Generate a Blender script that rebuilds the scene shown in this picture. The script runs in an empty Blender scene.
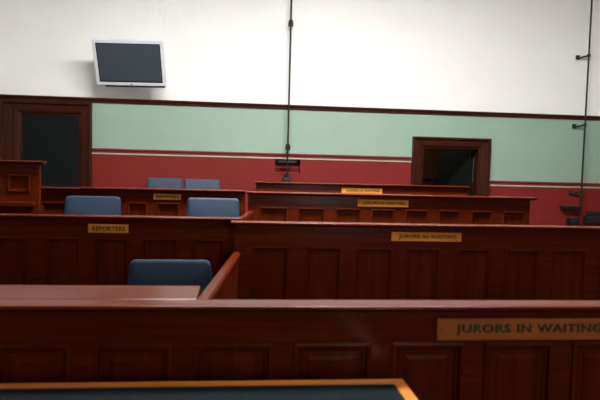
import bpy, bmesh, math, random
from mathutils import Vector, Matrix
random.seed(7)
PI = math.pi
SC = bpy.context.scene
COL = SC.collection

# ------------------------------------------------------------------ materials
def new_mat(name):
    m = bpy.data.materials.new(name); m.use_nodes = True
    nt = m.node_tree
    return m, nt, nt.nodes['Principled BSDF']

def ramp(nt, stops):
    r = nt.nodes.new('ShaderNodeValToRGB')
    els = r.color_ramp.elements
    while len(els) < len(stops): els.new(.5)
    for e, (p, c) in zip(els, stops):
        e.position = p; e.color = (*c, 1)
    return r

def wood(name, dark, mid, light, scale, rough=.20, coat=.0, spec=.13):
    """grain runs along the axis with the small scale value"""
    m, nt, b = new_mat(name)
    tc = nt.nodes.new('ShaderNodeTexCoord'); mp = nt.nodes.new('ShaderNodeMapping')
    mp.inputs['Scale'].default_value = scale
    nz = nt.nodes.new('ShaderNodeTexNoise'); nz.inputs['Scale'].default_value = 6
    nz.inputs['Detail'].default_value = 7; nz.inputs['Roughness'].default_value = .62
    nz.inputs['Distortion'].default_value = .5
    r = ramp(nt, [(.28, dark), (.5, mid), (.74, light)])
    nt.links.new(tc.outputs['Object'], mp.inputs['Vector'])
    nt.links.new(mp.outputs['Vector'], nz.inputs['Vector'])
    nt.links.new(nz.outputs['Fac'], r.inputs['Fac'])
    nt.links.new(r.outputs['Color'], b.inputs['Base Color'])
    b.inputs['Roughness'].default_value = rough
    b.inputs['Coat Weight'].default_value = coat
    b.inputs['Coat Roughness'].default_value = .18
    b.inputs['Specular IOR Level'].default_value = spec
    bp = nt.nodes.new('ShaderNodeBump'); bp.inputs['Strength'].default_value = .06
    bp.inputs['Distance'].default_value = .01
    nt.links.new(nz.outputs['Fac'], bp.inputs['Height'])
    nt.links.new(bp.outputs['Normal'], b.inputs['Normal'])
    return m

def paint(name, col, rough=.6, var=.06, spec=.4, scale=3.0):
    m, nt, b = new_mat(name)
    tc = nt.nodes.new('ShaderNodeTexCoord')
    nz = nt.nodes.new('ShaderNodeTexNoise'); nz.inputs['Scale'].default_value = scale
    nz.inputs['Detail'].default_value = 5
    a = tuple(c*(1-var) for c in col); z = tuple(min(1, c*(1+var)) for c in col)
    r = ramp(nt, [(.3, a), (.7, z)])
    nt.links.new(tc.outputs['Object'], nz.inputs['Vector'])
    nt.links.new(nz.outputs['Fac'], r.inputs['Fac'])
    nt.links.new(r.outputs['Color'], b.inputs['Base Color'])
    b.inputs['Roughness'].default_value = rough
    b.inputs['Specular IOR Level'].default_value = spec
    return m

def emit(name, col, strength):
    m, nt, b = new_mat(name)
    b.inputs['Base Color'].default_value = (.8, .8, .8, 1)
    b.inputs['Emission Color'].default_value = (*col, 1)
    b.inputs['Emission Strength'].default_value = strength
    return m

WD, WM, WL = (.053, .0068, .0013), (.077, .0098, .0018), (.105, .0148, .0026)
M = {}
M['wood_x'] = wood('mahogany_rail', WD, WM, WL, (.35, 5, 5))
M['wood_z'] = wood('mahogany_panel', WD, WM, WL, (5, 5, .35))
M['wood_y'] = wood('mahogany_return', WD, WM, WL, (5, .35, 5))
M['wood_dark'] = wood('dark_trim', (.03, .007, .004), (.05, .011, .006), (.075, .017, .009), (.4, 4, 4), .35)
M['door_wood'] = wood('door_architrave', (.024, .0054, .0030), (.040, .0088, .0045), (.060, .0135, .0065), (4, 4, .4), .45)
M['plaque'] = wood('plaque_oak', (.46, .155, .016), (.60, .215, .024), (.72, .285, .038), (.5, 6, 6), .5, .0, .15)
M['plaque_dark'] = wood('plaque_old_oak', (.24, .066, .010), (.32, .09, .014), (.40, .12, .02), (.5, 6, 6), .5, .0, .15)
M['letter'] = paint('letter_bronze', (.060, .045, .014), .6, .2, .15)
M['desk_wood'] = wood('desk_edge', (.36, .10, .018), (.5, .16, .03), (.62, .22, .045), (.4, 5, 5), .3)
M['leather'] = paint('desk_leather', (.0045, .009, .0115), .9, .25, .06, 60)
M['white'] = paint('white_wall_paint', (.84, .83, .81), .7, .015)
M['green'] = paint('green_wall_paint', (.275, .385, .31), .6, .03)
M['red'] = paint('red_wall_paint', (.185, .019, .0155), .6, .05, .15)
M['maroon'] = paint('maroon_rail_paint', (.20, .035, .04), .4, .05)
M['cream'] = paint('cream_line_paint', (.50, .42, .31), .5, .04)
M['ceil'] = paint('ceiling_paint', (.5, .5, .48), .8, .01)
M['carpet'] = paint('floor_carpet', (.05, .03, .025), .95, .3, .1, 40)
M['blue'] = paint('blue_vinyl', (.0085, .021, .044), .55, .10, .3, 80)
M['steel'] = paint('dark_steel_tube', (.05, .05, .055), .35, .1, .6)
M['iron'] = paint('black_iron', (.009, .010, .011), .5, .15, .3)
M['silver'] = paint('silver_plastic', (.74, .77, .82), .4, .02)
M['screen'] = paint('screen_glass', (.056, .070, .088), .35, .03, .5)  # base lifted to carry the room's reflection in the glass
M['black'] = paint('black_plastic', (.012, .012, .014), .5, .1)
M['door_leaf'] = paint('door_leaf_dark_paint', (.0035, .0058, .0058), .7, .15, .15)
M['passage'] = wood('passage_panelling', (.05, .024, .012), (.08, .038, .018), (.11, .055, .026), (4, 4, .5), .5, .1)
M['brass'] = paint('door_brass', (.35, .24, .09), .3, .1)
M['diffuser'] = emit('lamp_diffuser', (1, .99, .975), 72)
M['diffuser_low'] = emit('lamp_diffuser_low', (1, .93, .8), 5)
M['diffuser_rear'] = emit('lamp_diffuser_rear', (1, .94, .86), 75)
M['fill_passage'] = emit('fill_diffuser_passage', (1, .88, .7), 20)
M['fill_near'] = emit('fill_diffuser_near', (1, .94, .86), 45)
M['daylight'] = emit('window_daylight', (1, .98, .95), 22)
M['fill_mid'] = emit('fill_diffuser_mid', (1, .94, .86), 150)

# ------------------------------------------------------------------ mesh helpers
class MB:
    def __init__(s): s.bm = bmesh.new()
    def box(s, x0, x1, y0, y1, z0, z1, bev=.0, seg=2, mat=0):
        r = bmesh.ops.create_cube(s.bm, size=1)
        vs = r['verts']
        for v in vs:
            v.co = Vector(((x0+x1)/2+v.co.x*(x1-x0), (y0+y1)/2+v.co.y*(y1-y0), (z0+z1)/2+v.co.z*(z1-z0)))
        fs = {f for v in vs for f in v.link_faces}
        for f in fs: f.material_index = mat
        if bev > 0:
            es = list({e for v in vs for e in v.link_edges})
            bmesh.ops.bevel(s.bm, geom=es, offset=bev, segments=seg, affect='EDGES', profile=.5)
        return s
    def prism(s, prof, x0, x1, axis='x'):
        """closed profile of (y, z) swept along x (or of (x, z) along y)"""
        def P(a, p): return Vector((a, p[0], p[1])) if axis == 'x' else Vector((p[0], a, p[1]))
        A = [s.bm.verts.new(P(x0, p)) for p in prof]
        B = [s.bm.verts.new(P(x1, p)) for p in prof]
        n = len(prof)
        for i in range(n):
            j = (i+1) % n
            s.bm.faces.new((A[i], A[j], B[j], B[i]))
        s.bm.faces.new(A[::-1]); s.bm.faces.new(B)
        return s
    def rings(s, x0, x1, z0, z1, steps, back=None):
        """nested mitred rectangles in the xz plane; steps = (inset, y)"""
        prev = first = None
        for ins, y in steps:
            c = [(x0+ins, z0+ins), (x1-ins, z0+ins), (x1-ins, z1-ins), (x0+ins, z1-ins)]
            cur = [s.bm.verts.new((a, y, b)) for a, b in c]
            if prev:
                for i in range(4):
                    j = (i+1) % 4
                    s.bm.faces.new((prev[i], prev[j], cur[j], cur[i]))
            else: first = cur
            prev = cur
        s.bm.faces.new(prev)
        s.bm.faces.new(first[::-1])
        return s
    def tube(s, a, b, r, n=16, r2=None):
        a, b = Vector(a), Vector(b); d = b-a
        q = d.to_track_quat('Z', 'Y').to_matrix().to_4x4()
        mx = Matrix.Translation((a+b)/2) @ q
        bmesh.ops.create_cone(s.bm, cap_ends=True, segments=n, radius1=r, radius2=r if r2 is None else r2, depth=d.length, matrix=mx)
        return s
    def ball(s, c, r, sc=(1, 1, 1)):
        bmesh.ops.create_uvsphere(s.bm, u_segments=16, v_segments=10, radius=r,
            matrix=Matrix.Translation(c) @ Matrix.Diagonal((*sc, 1)))
        return s
    def path(s, pts, r, n=12):
        for a, b in zip(pts, pts[1:]): s.tube(a, b, r, n)
        for p in pts[1:-1]: s.ball(p, r)
        return s
    def build(s, name, mats, parent=None, smooth=None):
        me = bpy.data.meshes.new(name)
        bmesh.ops.recalc_face_normals(s.bm, faces=s.bm.faces)
        s.bm.to_mesh(me); s.bm.free()
        for m in (mats if isinstance(mats, (list, tuple)) else [mats]): me.materials.append(M[m])
        if smooth:
            for p in me.polygons: p.use_smooth = True
            me.set_sharp_from_angle(angle=math.radians(smooth))
        o = bpy.data.objects.new(name, me); COL.objects.link(o)
        if parent: o.parent = parent
        return o

def thing(name, label, cat, loc=(0, 0, 0), rz=0, group=None):
    o = bpy.data.objects.new(name, None); COL.objects.link(o)
    o.empty_display_size = .1
    o.location = loc; o.rotation_euler = (0, 0, rz)
    o['label'] = label; o['category'] = cat
    if group: o['group'] = group
    return o

def struct(o):
    o['kind'] = 'structure'; return o

def copy_tree(o, parent=None):
    c = o.copy(); COL.objects.link(c)
    if parent: c.parent = parent
    for ch in list(o.children): copy_tree(ch, c)
    return c

def lettering(text, width, height, parent, x, y, z, depth=.004):
    cu = bpy.data.curves.new('lettering', 'FONT'); cu.body = text
    cu.extrude = .03; cu.resolution_u = 3; cu.space_character = 1.12; cu.offset = .02
    t = bpy.data.objects.new('lettering_source', cu); COL.objects.link(t)
    bpy.context.view_layer.update()
    me = bpy.data.meshes.new_from_object(t.evaluated_get(bpy.context.evaluated_depsgraph_get()))
    bpy.data.objects.remove(t)
    xs = [v.co.x for v in me.vertices]; ys = [v.co.y for v in me.vertices]; zs = [v.co.z for v in me.vertices]
    fx = width/(max(xs)-min(xs)); fy = height/(max(ys)-min(ys)); fz = depth/(max(zs)-min(zs))
    for v in me.vertices:
        a, b, c = v.co
        v.co = ((a-(min(xs)+max(xs))/2)*fx, -(c-min(zs))*fz, (b-min(ys))*fy)
    me.materials.clear(); me.materials.append(M['letter'])
    # one mesh per word: find the loose letters, order them from left to right
    bm = bmesh.new(); bm.from_mesh(me); bmesh.ops.remove_doubles(bm, verts=bm.verts, dist=1e-6)
    left = set(bm.verts); letters = []
    while left:
        st = [left.pop()]; isl = set(st)
        while st:
            for e in st.pop().link_edges:
                for q in e.verts:
                    if q in left: left.discard(q); isl.add(q); st.append(q)
        letters.append((min(v.co.x for v in isl), isl))
    letters.sort(key=lambda p: p[0])
    k = 0
    for word in text.split():
        vs = set().union(*[p[1] for p in letters[k:k+len(word)]]); k += len(word)
        wb = bmesh.new(); mp = {v: wb.verts.new(v.co) for v in vs}
        for f in bm.faces:
            if f.verts[0] in vs: wb.faces.new([mp[v] for v in f.verts])
        wm = bpy.data.meshes.new('lettering'); wb.to_mesh(wm); wb.free()
        wm.materials.append(M['letter'])
        o = bpy.data.objects.new('lettering', wm); COL.objects.link(o)
        o.parent = parent; o.location = (x, y, z)
        o['label'] = 'raised dark letters reading ' + word
    bm.free()

# ------------------------------------------------------------------ room shell
W = 8.4                        # the wall facing the camera
XL, XR, YB, ZC = -3.3, 5.75, -5.5, 4.7
MATS = ['white', 'green', 'red']
def bands(mb, x0, x1, dado, holes=()):
    """wall facing -y built of painted strips; holes = (x0, x1, z0, z1)"""
    zs = sorted({-.3, dado, 2.27, ZC} | {h[2] for h in holes} | {h[3] for h in holes})
    xs = sorted({x0, x1} | {h[0] for h in holes} | {h[1] for h in holes})
    for a, b in zip(xs, xs[1:]):
        for c, d in zip(zs, zs[1:]):
            mx, mz = (a+b)/2, (c+d)/2
            if any(h[0] < mx < h[1] and h[2] < mz < h[3] for h in holes): continue
            mb.box(a, b, W, W+.2, c, d, mat=0 if mz > 2.27 else 1 if mz > dado else 2)
mb = MB()
NICHE = (.52, .87, 1.362, 1.548)
DR = (2.64, 3.462, -.3, 1.772)
bands(mb, XL, 3.05, 1.60, (NICHE, (2.64, 3.05, -.3, 1.772)))
bands(mb, 3.05, XR, 1.29, ((3.05, 3.462, -.3, 1.772),))
mb.box(NICHE[0]-.005, NICHE[1]+.005, W+.12, W+.19, NICHE[2]-.02, NICHE[3]+.02, mat=2)
struct(mb.build('wall_back', MATS))

def side(name, x0, x1):
    m = MB()
    for z0, z1, k in ((-.3, 1.45, 2), (1.45, 2.27, 1), (2.27, ZC, 0)):
        m.box(x0, x1, YB, W+.2, z0, z1, mat=k)
    struct(m.build(name, MATS))
side('wall_left', XL-.2, XL); side('wall_right', XR, XR+.2)
m = MB()
for z0, z1, k in ((-.3, 1.45, 2), (1.45, 2.27, 1), (2.27, ZC, 0)):
    m.box(XL, XR, YB-.2, YB, z0, z1, mat=k)
struct(m.build('wall_front', MATS))
struct(MB().box(XL-.2, XR+.2, YB-.2, W+2.6, -.35, 0).build('floor', 'carpet'))
struct(MB().box(XL-.2, XR+.2, YB-.2, W+.2, ZC, ZC+.2).build('ceiling', 'ceil'))

# picture rail: moulded dark strip
def picture_rail(x0, x1, n, pz=2.245):
    y = W
    pr = [(y, pz), (y-.018, pz), (y-.024, pz+.012), (y-.024, pz+.022), (y-.036, pz+.032), (y-.05, pz+.046),
          (y-.05, pz+.058), (y-.03, pz+.064), (y, pz+.064)]
    o = MB().prism(pr, x0, x1).build('trim_%d' % n, 'wood_dark'); struct(o)
picture_rail(XL, XR, 1)
# dado mouldings, maroon with a cream line below
def dado(x0, x1, z, n):
    y = W
    a = [(y, z-.022), (y-.016, z-.022), (y-.020, z-.012), (y-.014, z-.006), (y-.028, z+.008), (y-.034, z+.022), (y-.024, z+.032), (y, z+.034)]
    m = MB().prism(a, x0, x1)
    for f in m.bm.faces: f.material_index = 0
    k = len(m.bm.faces)
    m.prism([(y, z-.046), (y-.010, z-.046), (y-.012, z-.026), (y, z-.026)], x0, x1)
    m.bm.faces.ensure_lookup_table()
    for f in m.bm.faces[k:]: f.material_index = 1
    struct(m.build('trim_%d' % n, ['maroon', 'cream']))
dado(-1.97, 2.475, 1.60, 2)
dado(3.628, XR, 1.29, 3)
# niche frame lip
N = NICHE
m = MB()
m.box(N[0]-.012, N[0], W-.006, W+.01, N[2]-.012, N[3]); m.box(N[1], N[1]+.012, W-.006, W+.01, N[2]-.012, N[3])
m.box(N[0], N[1], W-.010, W+.01, N[2]-.016, N[2])
struct(m.build('trim_4', 'red'))

# door casings -------------------------------------------------------------
def casing(mb, x0, x1, ix0, ix1, zt, izt, y=W):
    """stepped architrave: mitred U of three steps"""
    def U(a0, a1, at, b0, b1, bt, y0, y1):
        for (p, q) in (((a0, a1, at, y0), (b0, b1, bt, y1)),):
            o = [(p[0], 0), (p[0], p[2]), (p[1], p[2]), (p[1], 0)]
            i = [(q[0], 0), (q[0], q[2]), (q[1], q[2]), (q[1], 0)]
            vo = [mb.bm.verts.new((a, p[3], b)) for a, b in o]; vi = [mb.bm.verts.new((a, q[3], b)) for a, b in i]
            for k in range(3): mb.bm.faces.new((vo[k], vo[k+1], vi[k+1], vi[k]))
    L = ix0-x0; R_ = x1-ix1; T = zt-izt
    st = [(0, 0), (0, -.055), (.10, -.065), (.20, -.06), (.24, -.04), (.34, -.036), (.62, -.03), (.68, -.042), (.82, -.034), (.9, -.016), (1, -.012), (1, .15)]
    for (t0, y0), (t1, y1) in zip(st, st[1:]):
        U(x0+L*t0, x1-R_*t0, zt-T*t0, x0+L*t1, x1-R_*t1, zt-T*t1, y+y0, y+y1)

m = MB(); casing(m, -3.16, -1.965, -2.87, -2.14, 2.238, 2.06)
d1 = struct(m.build('door_1', 'door_wood'))
def leaf(w, h):
    mb = MB(); mb.box(0, w, 0, .04, 0, h, .003)
    return mb
l = leaf(.73, 2.055).build('door_leaf', 'door_leaf', d1); l.location = (-2.87, W-.004, .004)
h = MB().tube((.66, -.004, 1.0), (.66, -.05, 1.0), .009).ball((.66, -.06, 1.0), .026).build('door_handle', 'brass', d1, 40)
h.location = l.location
m = MB(); casing(m, 2.474, 3.628, 2.645, 3.457, 1.925, 1.767)
d2 = struct(m.build('door_2', 'door_wood'))
l = leaf(.80, 1.755).build('door_leaf', 'door_leaf', d2); l.location = (3.452, W+.16, .005); l.rotation_euler = (0, 0, math.radians(107))
h = MB().tube((.73, -.004, .95), (.73, -.05, .95), .009).ball((.73, -.06, .95), .026).build('door_handle', 'brass', d2, 40)
h.location = l.location; h.rotation_euler = l.rotation_euler
# passage behind the open door
m = MB()
m.box(2.0, 4.6, 10.6, 10.7, -.01, 2.5); m.box(1.9, 2.0, W+.2, 10.7, -.01, 2.5); m.box(4.6, 4.7, W+.2, 10.7, -.01, 2.5)
m.box(1.9, 4.7, W+.2, 10.7, 2.5, 2.6)
m.box(2.0, 4.6, 10.57, 10.6, 1.28, 1.34); m.box(2.0, 4.6, 10.585, 10.6, 0, .2)
for x in (2.3, 2.9, 3.5, 4.1): m.box(x, x+.07, 10.58, 10.6, .2, 1.28)
struct(m.build('wall_passage', 'passage'))

# raised floors for the rows
struct(MB().box(XL, 3.3, 2.16, 4.32, 0, .12).build('floor_tier', 'carpet'))
struct(MB().box(XL, 3.3, 4.32, 5.68, 0, .34).build('floor_tier', 'carpet'))
struct(MB().box(XL, 3.3, 5.68, 7.7, 0, .43).build('floor_tier', 'carpet'))

# ------------------------------------------------------------------ panelled rows
def cap_profile(z, d, over=.05, th=.036):
    """moulded hand rail; front nose at y=-over, back at y=d"""
    f = -over; p = []
    r = th*.42
    p += [(d, z-th), (d+.0, z-.008), (d-.008, z), (f+r, z)]
    for k in range(1, 6):
        a = PI/2*k/6; p.append((f+r-math.sin(a)*r, z-r+math.cos(a)*r))
    p += [(f, z-r), (f+.002, z-th*.72), (f+.012, z-th), (f+over*.7, z-th-.001), (f+over*.75, z-th*1.3), (f+over, z-th*1.45), (f+over+.01, z-th*1.45), (f+over+.01, z-th)]
    return p

def panel_row(label, x0, x1, Y, zf, ztop, panels, pz_top, pz_bot, cap_d=.055, th=.045, over=.05, plaque=None, text=None,
              returns=(), end_l=.0, end_r=.0, shelf=None, group=None, mould=.022, raised=False, cth=.022, plaque_mat='plaque', cat='pew', name='courtroom_pew'):
    """Y = y of the frame face; the nose of the cap stands `over` in front of it"""
    cx = (x0+x1)/2
    t = thing(name, label, cat, (cx, Y, zf), 0, group)
    Z = ztop-zf
    def X(a): return a-cx
    pt, pb = pz_top-zf, pz_bot-zf
    m = MB()
    m.box(X(x0), X(x1), 0, th, pt, Z-.03, .0015, 1)
    m.box(X(x0), X(x1), 0, th, 0, pb, .0015, 1)
    edges = [x0]+[v for p in panels for v in p]+[x1]
    for a, b in zip(edges[0::2], edges[1::2]):
        if b-a > .004: m.box(X(a), X(b), 0, th, pb, pt)
    m.build('frame', 'wood_x', t)
    for a, b in panels:
        w = mould
        s = [(0, .034), (0, .0), (-.003, -.001), (-.004, -.007), (.22*w, -.011), (.42*w, -.008), (.5*w, .006), (.62*w, .006), (.66*w, .002), (.8*w, .003), (w, .014), (w*1.1, .015)]
        if raised: s += [(w*1.6, .015), (w*1.62, .012), (w*2.1, .006)]
        MB().rings(X(a), X(b), pb, pt, s).build('panel', 'wood_z', t)
    MB().prism(cap_profile(Z, cap_d, over, cth), X(x0)-end_l, X(x1)+end_r).build('cap_rail', 'wood_x', t, 40)
    MB().prism([(0, 0), (-.016, 0), (-.016, .085), (-.01, .1), (0, .105)], X(x0), X(x1)).build('skirting', 'wood_x', t)
    for rx, ry1 in returns:                        # end panels going back
        r = MB().box(X(rx)-th/2, X(rx)+th/2, th, ry1-Y, 0, Z-.152).build('end_panel', 'wood_y', t)
        MB().box(X(rx)-.042, X(rx)+.042, th, ry1-Y, Z-.154, Z-.121, .008).build('end_cap', 'wood_y', r)
    if shelf:
        sx0, sx1, sy = shelf
        s = MB().box(X(sx0), X(sx1), cap_d-.002, sy-Y, Z-.03, Z-.0005, .004).build('writing_shelf', 'wood_x', t)
        k = sx0+.2
        while k < sx1:
            b = MB().prism([(th, Z-.03), (th, Z-.24), (th+.03, Z-.24), (sy-Y-.05, Z-.06), (sy-Y-.05, Z-.03)], X(k)-.012, X(k)+.012); k += .65
            b.build('shelf_bracket', 'wood_x', s)
    if plaque:
        a, b, c, d = plaque
        p = MB().box(X(a), X(b), -.013, 0, c-zf, d-zf, .003).build('name_plaque', plaque_mat, t)
        p['label'] = 'orange brown wooden strip with raised letters'
        w = (b-a); hh = (d-c)
        lw = .82*w if 'JUR' in text else .82*w
        lettering(text, lw, hh*.52, p, X((a+b)/2)+.012*w, -.0128, c-zf+hh*.24, .005)
        for q in (a+.025*w, b-.025*w): MB().tube((X(q), -.012, (c+d)/2-zf), (X(q), -.0145, (c+d)/2-zf), hh*.045, 10).build('screw', 'letter', p)
    return t

def even(start, w, gap, n): return [(start+k*(w+gap), start+k*(w+gap)+w) for k in range(n)]

# nearest row
panel_row('nearest long mahogany pew front with broad writing shelf, beyond the leather topped desk', -1.65, 2.25, 2.10, 0, 1.002,
    [(-1.455, -1.185), (-1.125, -.862), (-.81, -.562), (-.478, -.219), (-.14, .134), (.216, .490), (.575, .839), (.925, 1.185), (1.27, 1.53), (1.615, 1.875), (1.93, 2.17)],
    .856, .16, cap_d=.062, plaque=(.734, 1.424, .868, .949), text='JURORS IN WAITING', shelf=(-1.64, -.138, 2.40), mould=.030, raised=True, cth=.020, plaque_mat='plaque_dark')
# second row
panel_row('second mahogany jury pew from the front, right half, starting at the sloping divider', -.01, 3.2, 4.05, .12, 1.100,
    [(.114, .352), (.482, .718), (.83, 1.077), (1.191, 1.42), (1.543, 1.78), (1.90, 2.14), (2.26, 2.50), (2.62, 2.86)],
    .927, .26, plaque=(1.067, 1.569, .979, 1.043), text='JURORS IN WAITING', end_l=.025)
panel_row('second mahogany pew from the front, left half, with short plaque, behind the nearest chair', -3.0, .04, 4.25, .12, 1.104,
    [(-2.66, -2.44), (-2.33, -2.11), (-1.98, -1.76), (-1.64, -1.424), (-1.292, -1.073), (-.972, -.749), (-.647, -.406), (-.31, -.086)],
    .945, .26, plaque=(-1.016, -.746, .985, 1.046), text='REPORTERS', end_r=.0)
# third row
panel_row('third mahogany jury pew, right part ending free before the red wall', .10, 2.78, 5.45, .34, 1.235,
    [(.209, .46), (.561, .801), (.904, 1.138), (1.242, 1.455), (1.565, 1.78), (1.886, 2.09), (2.203, 2.408), (2.515, 2.735)],
    1.092, .48, plaque=(1.108, 1.587, 1.116, 1.182), text='JURORS IN WAITING', returns=((2.755, 6.5),), end_l=.012, end_r=.045)
panel_row('third mahogany pew front with the smallest plaque, in front of two far blue chairs', -1.40, .075, 5.60, .34, 1.237,
    [(-1.29, -1.09), (-.99, -.82), (-.73, -.531), (-.42, -.23), (-.14, .04)], 1.102, .48,
    plaque=(-.762, -.514, 1.135, 1.187), text='REPORTERS')
panel_row('short dark pew front piece between the tall dark screen and the third row', -1.88, -1.41, 5.76, .43, 1.222,
    [(-1.80, -1.52)], 1.08, .56)
# fourth row
panel_row('farthest low mahogany pew front below the niche and the open doorway', .215, 2.71, 6.85, .43, 1.282,
    [(.32, .57), (.67, .92), (1.02, 1.27), (1.37, 1.62), (1.72, 1.97), (2.07, 2.32), (2.40, 2.64)], 1.13, .57,
    plaque=(1.20, 1.677, 1.170, 1.230), text='JURORS IN WAITING', returns=((.24, 7.6), (2.685, 7.6)), end_l=.012, end_r=.012)
# raised dark box at far left
tb = panel_row('tall dark panelled screen at far left, in front of the closed dark door', -3.1, -1.72, 5.45, .34, 1.462,
    [(-2.95, -2.70), (-2.57, -2.32), (-1.985+.0, -1.80)], 1.335, 1.19, cap_d=.07, end_r=.04, cat='screen', name='panelled_screen')
MB().box(-.69, .66, -.05, 0, .72, .765, .008).build('ledge', 'wood_x', tb)

# dividers running back between the two halves
def divider(label, A, B, zfA):
    ax, ay, az = A; bx, by, bz = B
    L = math.hypot(bx-ax, by-ay); rz = math.atan2(by-ay, bx-ax)
    t = thing('pew_divider', label, 'divider', (ax, ay, zfA), rz)
    zA, zB = az-zfA, bz-zfA
    m = MB(); vs = []
    for (x, z) in ((0, 0), (L, 0), (L, zB-.03), (0, zA-.03)):
        vs.append((m.bm.verts.new((x, -.016, z)), m.bm.verts.new((x, .016, z))))
    m.bm.faces.new([v[0] for v in vs]); m.bm.faces.new([v[1] for v in vs][::-1])
    for i in range(4):
        j = (i+1) % 4; m.bm.faces.new((vs[i][0], vs[i][1], vs[j][1], vs[j][0]))
    m.build('boarding', 'wood_z', t)
    m = MB(); hw = .026
    for (x, z) in ((0, zA), (L, zB)):
        pr = [(-hw, z-.034), (-hw, z-.010), (-hw+.008, z), (hw-.008, z), (hw, z-.010), (hw, z-.034)]
        cur = [m.bm.verts.new((x, a, b)) for a, b in pr]
        if x == 0: first = cur
    n = len(first)
    for i in range(n):
        j = (i+1) % n; m.bm.faces.new((first[i], first[j], cur[j], cur[i]))
    m.bm.faces.new(first[::-1]); m.bm.faces.new(cur)
    m.build('cap_rail', 'wood_x', t)
divider('sloping divider rail running back from the nearest pew front beside a blue chair', (-.118, 2.168, 1.0), (.006, 4.028, .897), .12)
divider('short far divider rail running back from the second pew row to the third', (.031, 4.315, 1.100), (.128, 5.425, 1.062), .34)

# ------------------------------------------------------------------ chairs (front = -y)
def rounded_pad(mb, w, h, t, r, taper=0, curve=0, n=6):
    """upright pad centred on x, base at z=0, rounded corners and soft rim"""
    def outline(inset):
        pts = []
        for (sx, sz) in ((1, 0), (1, 1), (-1, 1), (-1, 0)):
            a0 = {(1, 0): -PI/2, (1, 1): 0, (-1, 1): PI/2, (-1, 0): PI}[(sx, sz)]
            rr = max(r-inset, .003)
            for k in range(n+1):
                a = a0+PI/2*k/n
                ww = w/2-inset; zz = (h-inset-rr) if sz else (inset+rr)
                x = sx*(ww-rr)+math.cos(a)*rr; z = zz+math.sin(a)*rr
                pts.append((x*(1-taper*z/h), z))
        return pts
    steps = [(.02, -t/2), (.007, -t/2+.006), (0, -t/4), (0, t/4), (.007, t/2-.006), (.02, t/2)]
    prev = None; rings = []
    for ins, y in steps:
        cur = [mb.bm.verts.new((x, y-curve*(x/(w/2))**2, z)) for x, z in outline(ins)]
        if prev:
            for i in range(len(cur)):
                j = (i+1) % len(cur); mb.bm.faces.new((prev[i], prev[j], cur[j], cur[i]))
        prev = cur; rings.append(cur)
    mb.bm.faces.new(rings[0][::-1]); mb.bm.faces.new(rings[-1])

def make_chair(label, loc, rz):
    t = thing('chair', label, 'chair', loc, rz, 'blue chairs behind the pew fronts')
    m = MB(); rounded_pad(m, .455, .35, .045, .034, .07, .03)
    b = m.build('backrest', 'blue', t, 50); b.location = (0, .20, .50); b.rotation_euler = (math.radians(-8), 0, 0)
    m = MB(); m.box(-.22, .22, -.24, .19, .415, .475, .022, 4); m.build('seat', 'blue', t, 50)
    for s in (-1, 1):
        MB().path([(s*.20, -.20, .41), (s*.215, -.24, 0)], .011).build('leg', 'steel', t, 40)
        MB().path([(s*.20, .17, .41), (s*.215, .25, 0)], .011).build('leg', 'steel', t, 40)
        MB().path([(s*.16, .12, .405), (s*.16, .21, .43), (s*.16, .262, .72)], .010).build('back_post', 'steel', t, 40)
    m = MB()
    m.tube((-.2, -.2, .405), (.2, -.2, .405), .010).tube((-.2, .17, .405), (.2, .17, .405), .010)
    for s in (-1, 1): m.tube((s*.2, -.2, .405), (s*.2, .17, .405), .010)
    m.build('seat_frame', 'steel', t, 40)
    return t
ch = make_chair('nearest and largest blue chair, between the nearest shelf and the divider rail', (-.345, 3.0, .12), 0)
for lab, loc, rz, s in (
    ('blue chair behind the second pew row, just left of the short divider', (-.195, 4.80, .343), 0, 1),
    ('blue chair behind the second pew row above a short plaque, nearer the left edge', (-1.145, 4.75, .343), .03, 1),
    ('left one of the two far blue chairs against the red wall', (-.88, 7.25, .43), .02, 1),
    ('right one of the two far blue chairs against the red wall', (-.425, 7.05, .43), -.02, 1)):
    c = copy_tree(ch); c.location = loc; c.rotation_euler = (0, 0, rz); c['label'] = lab

# ------------------------------------------------------------------ desk in the foreground
t = thing('desk', 'foreground desk with orange wood edge and dark leather top', 'desk', (-.26, 1.62, 0))
DX0, DX1, DY0, DY1, DZ = -.86, .846, -.44, .372, .765
m = MB(); e = .045
m.rings(DX0, DX1, -DY1, -DY0, [(.0, -.034+.0), (0, -.006), (.006, 0), (e, 0), (e+.001, -.004), (e+.002, -.006)])
for v in m.bm.verts:                                   # lay the mitred frame flat
    x, y, z = v.co; v.co = (x, -z, DZ+y)
m.build('top_frame', 'desk_wood', t)
MB().box(DX0+e, DX1-e, DY0+e, DY1-e, DZ-.02, DZ-.003, .001, 1).build('leather_top', 'leather', t)
MB().box(DX0+.06, DX1-.06, DY1-.085, DY1-.06, .30, DZ-.034).build('modesty_panel', 'desk_wood', t)
for sx in (0, 1):
    for sy in (0, 1):
        x = (DX0+.06, DX1-.12)[sx]; y = (DY0+.05, DY1-.11)[sy]
        MB().box(x, x+.06, y, y+.06, 0, DZ-.034, .004).build('leg', 'desk_wood', t)
m = MB()
m.box(DX0+.12, DX1-.12, DY0+.07, DY0+.09, DZ-.13, DZ-.034); 
for x in (DX0+.07, DX1-.09): m.box(x, x+.02, DY0+.11, DY1-.11, DZ-.13, DZ-.034)
m.build('apron', 'desk_wood', t)

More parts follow.
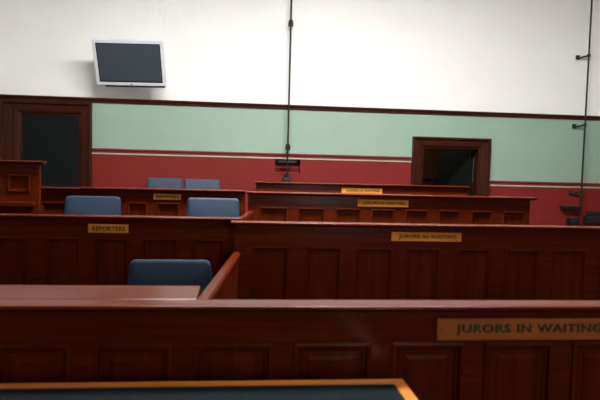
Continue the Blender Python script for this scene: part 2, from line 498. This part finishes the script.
# ------------------------------------------------------------------ wall screen
t = thing('television', 'silver framed flat screen tilted forward on the white wall', 'screen', (-1.411, 8.0, 2.726))
t.rotation_mode = 'QUATERNION'
yaw, tilt, roll, w, h = -.053, .4284, .0103, .897, .594
rx = Vector((math.cos(yaw), math.sin(yaw), 0)); n = Vector((math.sin(yaw), -math.cos(yaw), 0)); up = Vector((0, 0, 1))
u = up*math.cos(tilt)+n*math.sin(tilt)
r_ = rx*math.cos(roll)+u*math.sin(roll); u2 = u*math.cos(roll)-rx*math.sin(roll); bk = u2.cross(r_)*-1
mx = Matrix((r_, r_.cross(u2)*-1, u2)).transposed()
t.rotation_quaternion = mx.to_quaternion()
m = MB(); bw = .042
m.rings(-w/2, w/2, -h/2, h/2, [(.03, .07), (.004, .055), (0, .035), (0, .006), (.006, 0), (bw, 0), (bw+.002, .006)])
m.build('casing', 'silver', t)
MB().box(-w/2+bw, w/2-bw, .003, .02, -h/2+bw+.006, h/2-bw, .001, 1).build('screen', 'screen', t)
MB().rings(-w/2+bw, w/2-bw, -h/2+bw+.006, h/2-bw, [(-.004, .004), (-.004, .001), (.012, .001), (.013, .0035), (.013, .004)]).build('bezel', 'black', t)
MB().box(-.016, .016, -.002, .002, -h/2+.014, -h/2+.024).build('badge', 'steel', t)
MB().box(-w/2+.10, w/2-.02, .012, .07, -h/2-.025, -h/2+.004, .006).build('speaker_bar', 'black', t)
ti = mx.transposed()
m = MB()
a = ti @ Vector((.0, .40, 0)); 
m.tube((0, .06, 0), a, .025).box(-.15, .15, .055, .075, -.12, .12, .004)
m.tube((-.1, .06, -.05), ti @ Vector((-.1, .395, -.06)), .015)
m.build('wall_mount', 'steel', t, 40)

# ------------------------------------------------------------------ window winding rods
def rod(label, x, zb, zt, couplings, brackets, bx=0, lean=0):
    y = W-.10
    t = thing('window_rod', label, 'rod', (x, y, zb), 0)
    MB().tube((0, 0, 0), (lean, 0, zt-zb), .0125, 12).build('rod', 'iron', t, 40)
    for z in couplings:
        MB().tube((0, 0, z-zb-.03), (0, 0, z-zb+.03), .034, 14).tube((0, 0, z-zb+.03), (0, 0, z-zb+.06), .034, 14, .018).build('coupling', 'iron', t, 40)
    for z in brackets:
        m = MB().tube((0, 0, z-zb), (bx, .085, z-zb-.03), .014, 10)
        m.box(bx-.028, bx+.028, .075, .1, z-zb-.05, z-zb+.015, .006); m.tube((0, 0, z-zb-.02), (0, 0, z-zb+.02), .024, 12)
        m.build('wall_bracket', 'iron', t, 40)
    return t
r1 = rod('tall thin black rod near the centre of the wall, passing the niche', .684, 1.16, ZC-.3, (3.395, 1.707), (4.2,), .0)
m = MB().box(-.06, .06, -.05, .10, .0, .14, .012); m.tube((0, 0, .13), (0, 0, .17), .03, 14); m.build('gearbox', 'iron', r1, 40)
MB().box(-.13, .13, .07, .098, .335, .37, .008).build('wall_plate', 'iron', r1)
r2 = rod('tall thin black rod with brackets near the right edge', 5.008, .80, ZC-.3, (), (3.16, 2.165, 1.19), -.115)
MB().box(-.27, .0, -.02, .10, .135, .178, .008).build('crank_handle', 'iron', r2)
m = MB().box(-.16, -.03, -.06, .10, -.09, .0, .02); m.tube((0, 0, 0), (-.09, 0, -.03), .02); m.build('gearbox', 'iron', r2, 40)
t = thing('control_box', 'small black box low on the red wall at the right edge', 'box', (5.26, W+.012, .72))
MB().box(-.14, .14, -.10, 0, 0, .12, .01).build('body', 'black', t)
MB().box(-.11, .17, -.07, 0, .12, .18, .012).build('lid', 'black', t)

# ------------------------------------------------------------------ ceiling light, added fill lamps
def ceiling_light(label, x, y, lx, ly, mat, z=ZC):
    t = thing('ceiling_light', label, 'lamp', (x, y, z), 0)
    MB().box(-lx/2-.04, lx/2+.04, -ly/2-.04, ly/2+.04, -.05, 0, .006).build('housing', 'silver', t)
    MB().box(-lx/2, lx/2, -ly/2, ly/2, -.062, -.048).build('diffuser', mat, t)
ceiling_light('wide bright ceiling lamp high above the pew rows', 1.0, 4.5, 3.8, .7, 'diffuser')
def pendant(label, x, y, z, r, mat):  # invented unseen lamp; deep shade shaped to narrow its light pool
    t = thing('fill_pendant', label, 'lamp', (x, y, z))
    m = MB(); n = 40
    prof = [(r*1.05, -.28), (r*1.03, -.28), (r*1.01, 0), (r*.97, .012), (.03, .012), (.03, .16), (r*.5, .12), (r*1.04, .01)]
    R_ = [[m.bm.verts.new((a*math.cos(k*2*PI/n), a*math.sin(k*2*PI/n), b)) for k in range(n)] for a, b in prof]
    for q in range(len(prof)):
        A, B = R_[q], R_[(q+1) % len(prof)]
        for k in range(n): m.bm.faces.new((A[k], A[(k+1) % n], B[(k+1) % n], B[k]))
    m.build('shade', 'iron', t, 40)
    MB().tube((0, 0, .02), (0, 0, ZC-z), .012, 10).build('rod', 'steel', t, 40)
    MB().tube((0, 0, -.01), (0, 0, .010), r*.95, 40).build('diffuser', mat, t)
pendant('added round fill pendant above the nearest row', .7, 2.5, 3.5, .30, 'fill_near')  # added fill for the second row fronts
pendant('added round fill pendant above the second row', .8, 4.5, 3.5, .30, 'fill_mid')  # added fill for the third and fourth row fronts
ceiling_light('small added fill lamp in the passage beyond the open doorway', 2.35, 9.7, .4, .4, 'fill_passage', 2.5)  # unseen, added to brighten the dark passage

# tall daylit window in the wall behind the viewer
WX0, WX1, WZ0, WZ1 = 1.9, 2.7, 1.0, 3.6
m = MB()
for a, b in ((WX0-.1, WX0), (WX1, WX1+.1), ((WX0+WX1)/2-.025, (WX0+WX1)/2+.025)): m.box(a, b, YB, YB+.08, WZ0-.1, WZ1+.1, .006)
for a, b in ((WZ0-.1, WZ0), (WZ1, WZ1+.1), (2.0, 2.05)): m.box(WX0, WX1, YB, YB+.07, a, b)
wf = struct(m.build('window_1', 'door_wood'))
MB().box(WX0, WX1, YB+.01, YB+.02, WZ0, WZ1).build('pane', 'daylight', wf)

# ------------------------------------------------------------------ world, camera
w_ = bpy.data.worlds.new('world'); SC.world = w_; w_.use_nodes = True
w_.node_tree.nodes['Background'].inputs[0].default_value = (.02, .02, .02, 1)
cam = bpy.data.cameras.new('camera'); co = bpy.data.objects.new('camera', cam); COL.objects.link(co)
cam.sensor_width = 36; cam.lens = 36; cam.clip_start = .05
pitch, rl, ya = math.radians(3.5), math.radians(1.5), math.radians(6)
fw = Vector((math.sin(ya)*math.cos(pitch), math.cos(ya)*math.cos(pitch), -math.sin(pitch)))
r0 = Vector((math.cos(ya), -math.sin(ya), 0)); u0 = r0.cross(fw)
r = r0*math.cos(rl)+u0*math.sin(rl); uu = -r0*math.sin(rl)+u0*math.cos(rl)
co.matrix_world = Matrix.Translation((0, 0, 1.5)) @ Matrix((r, uu, -fw)).transposed().to_4x4()
cam.dof.use_dof = True; cam.dof.focus_distance = 6.0; cam.dof.aperture_fstop = 3.2
SC.camera = co
vs = SC.view_settings
SC.display_settings.display_device = 'sRGB'
vs.view_transform = 'Standard'; vs.look = 'None'; vs.exposure = 0; vs.gamma = 1; vs.use_curve_mapping = False
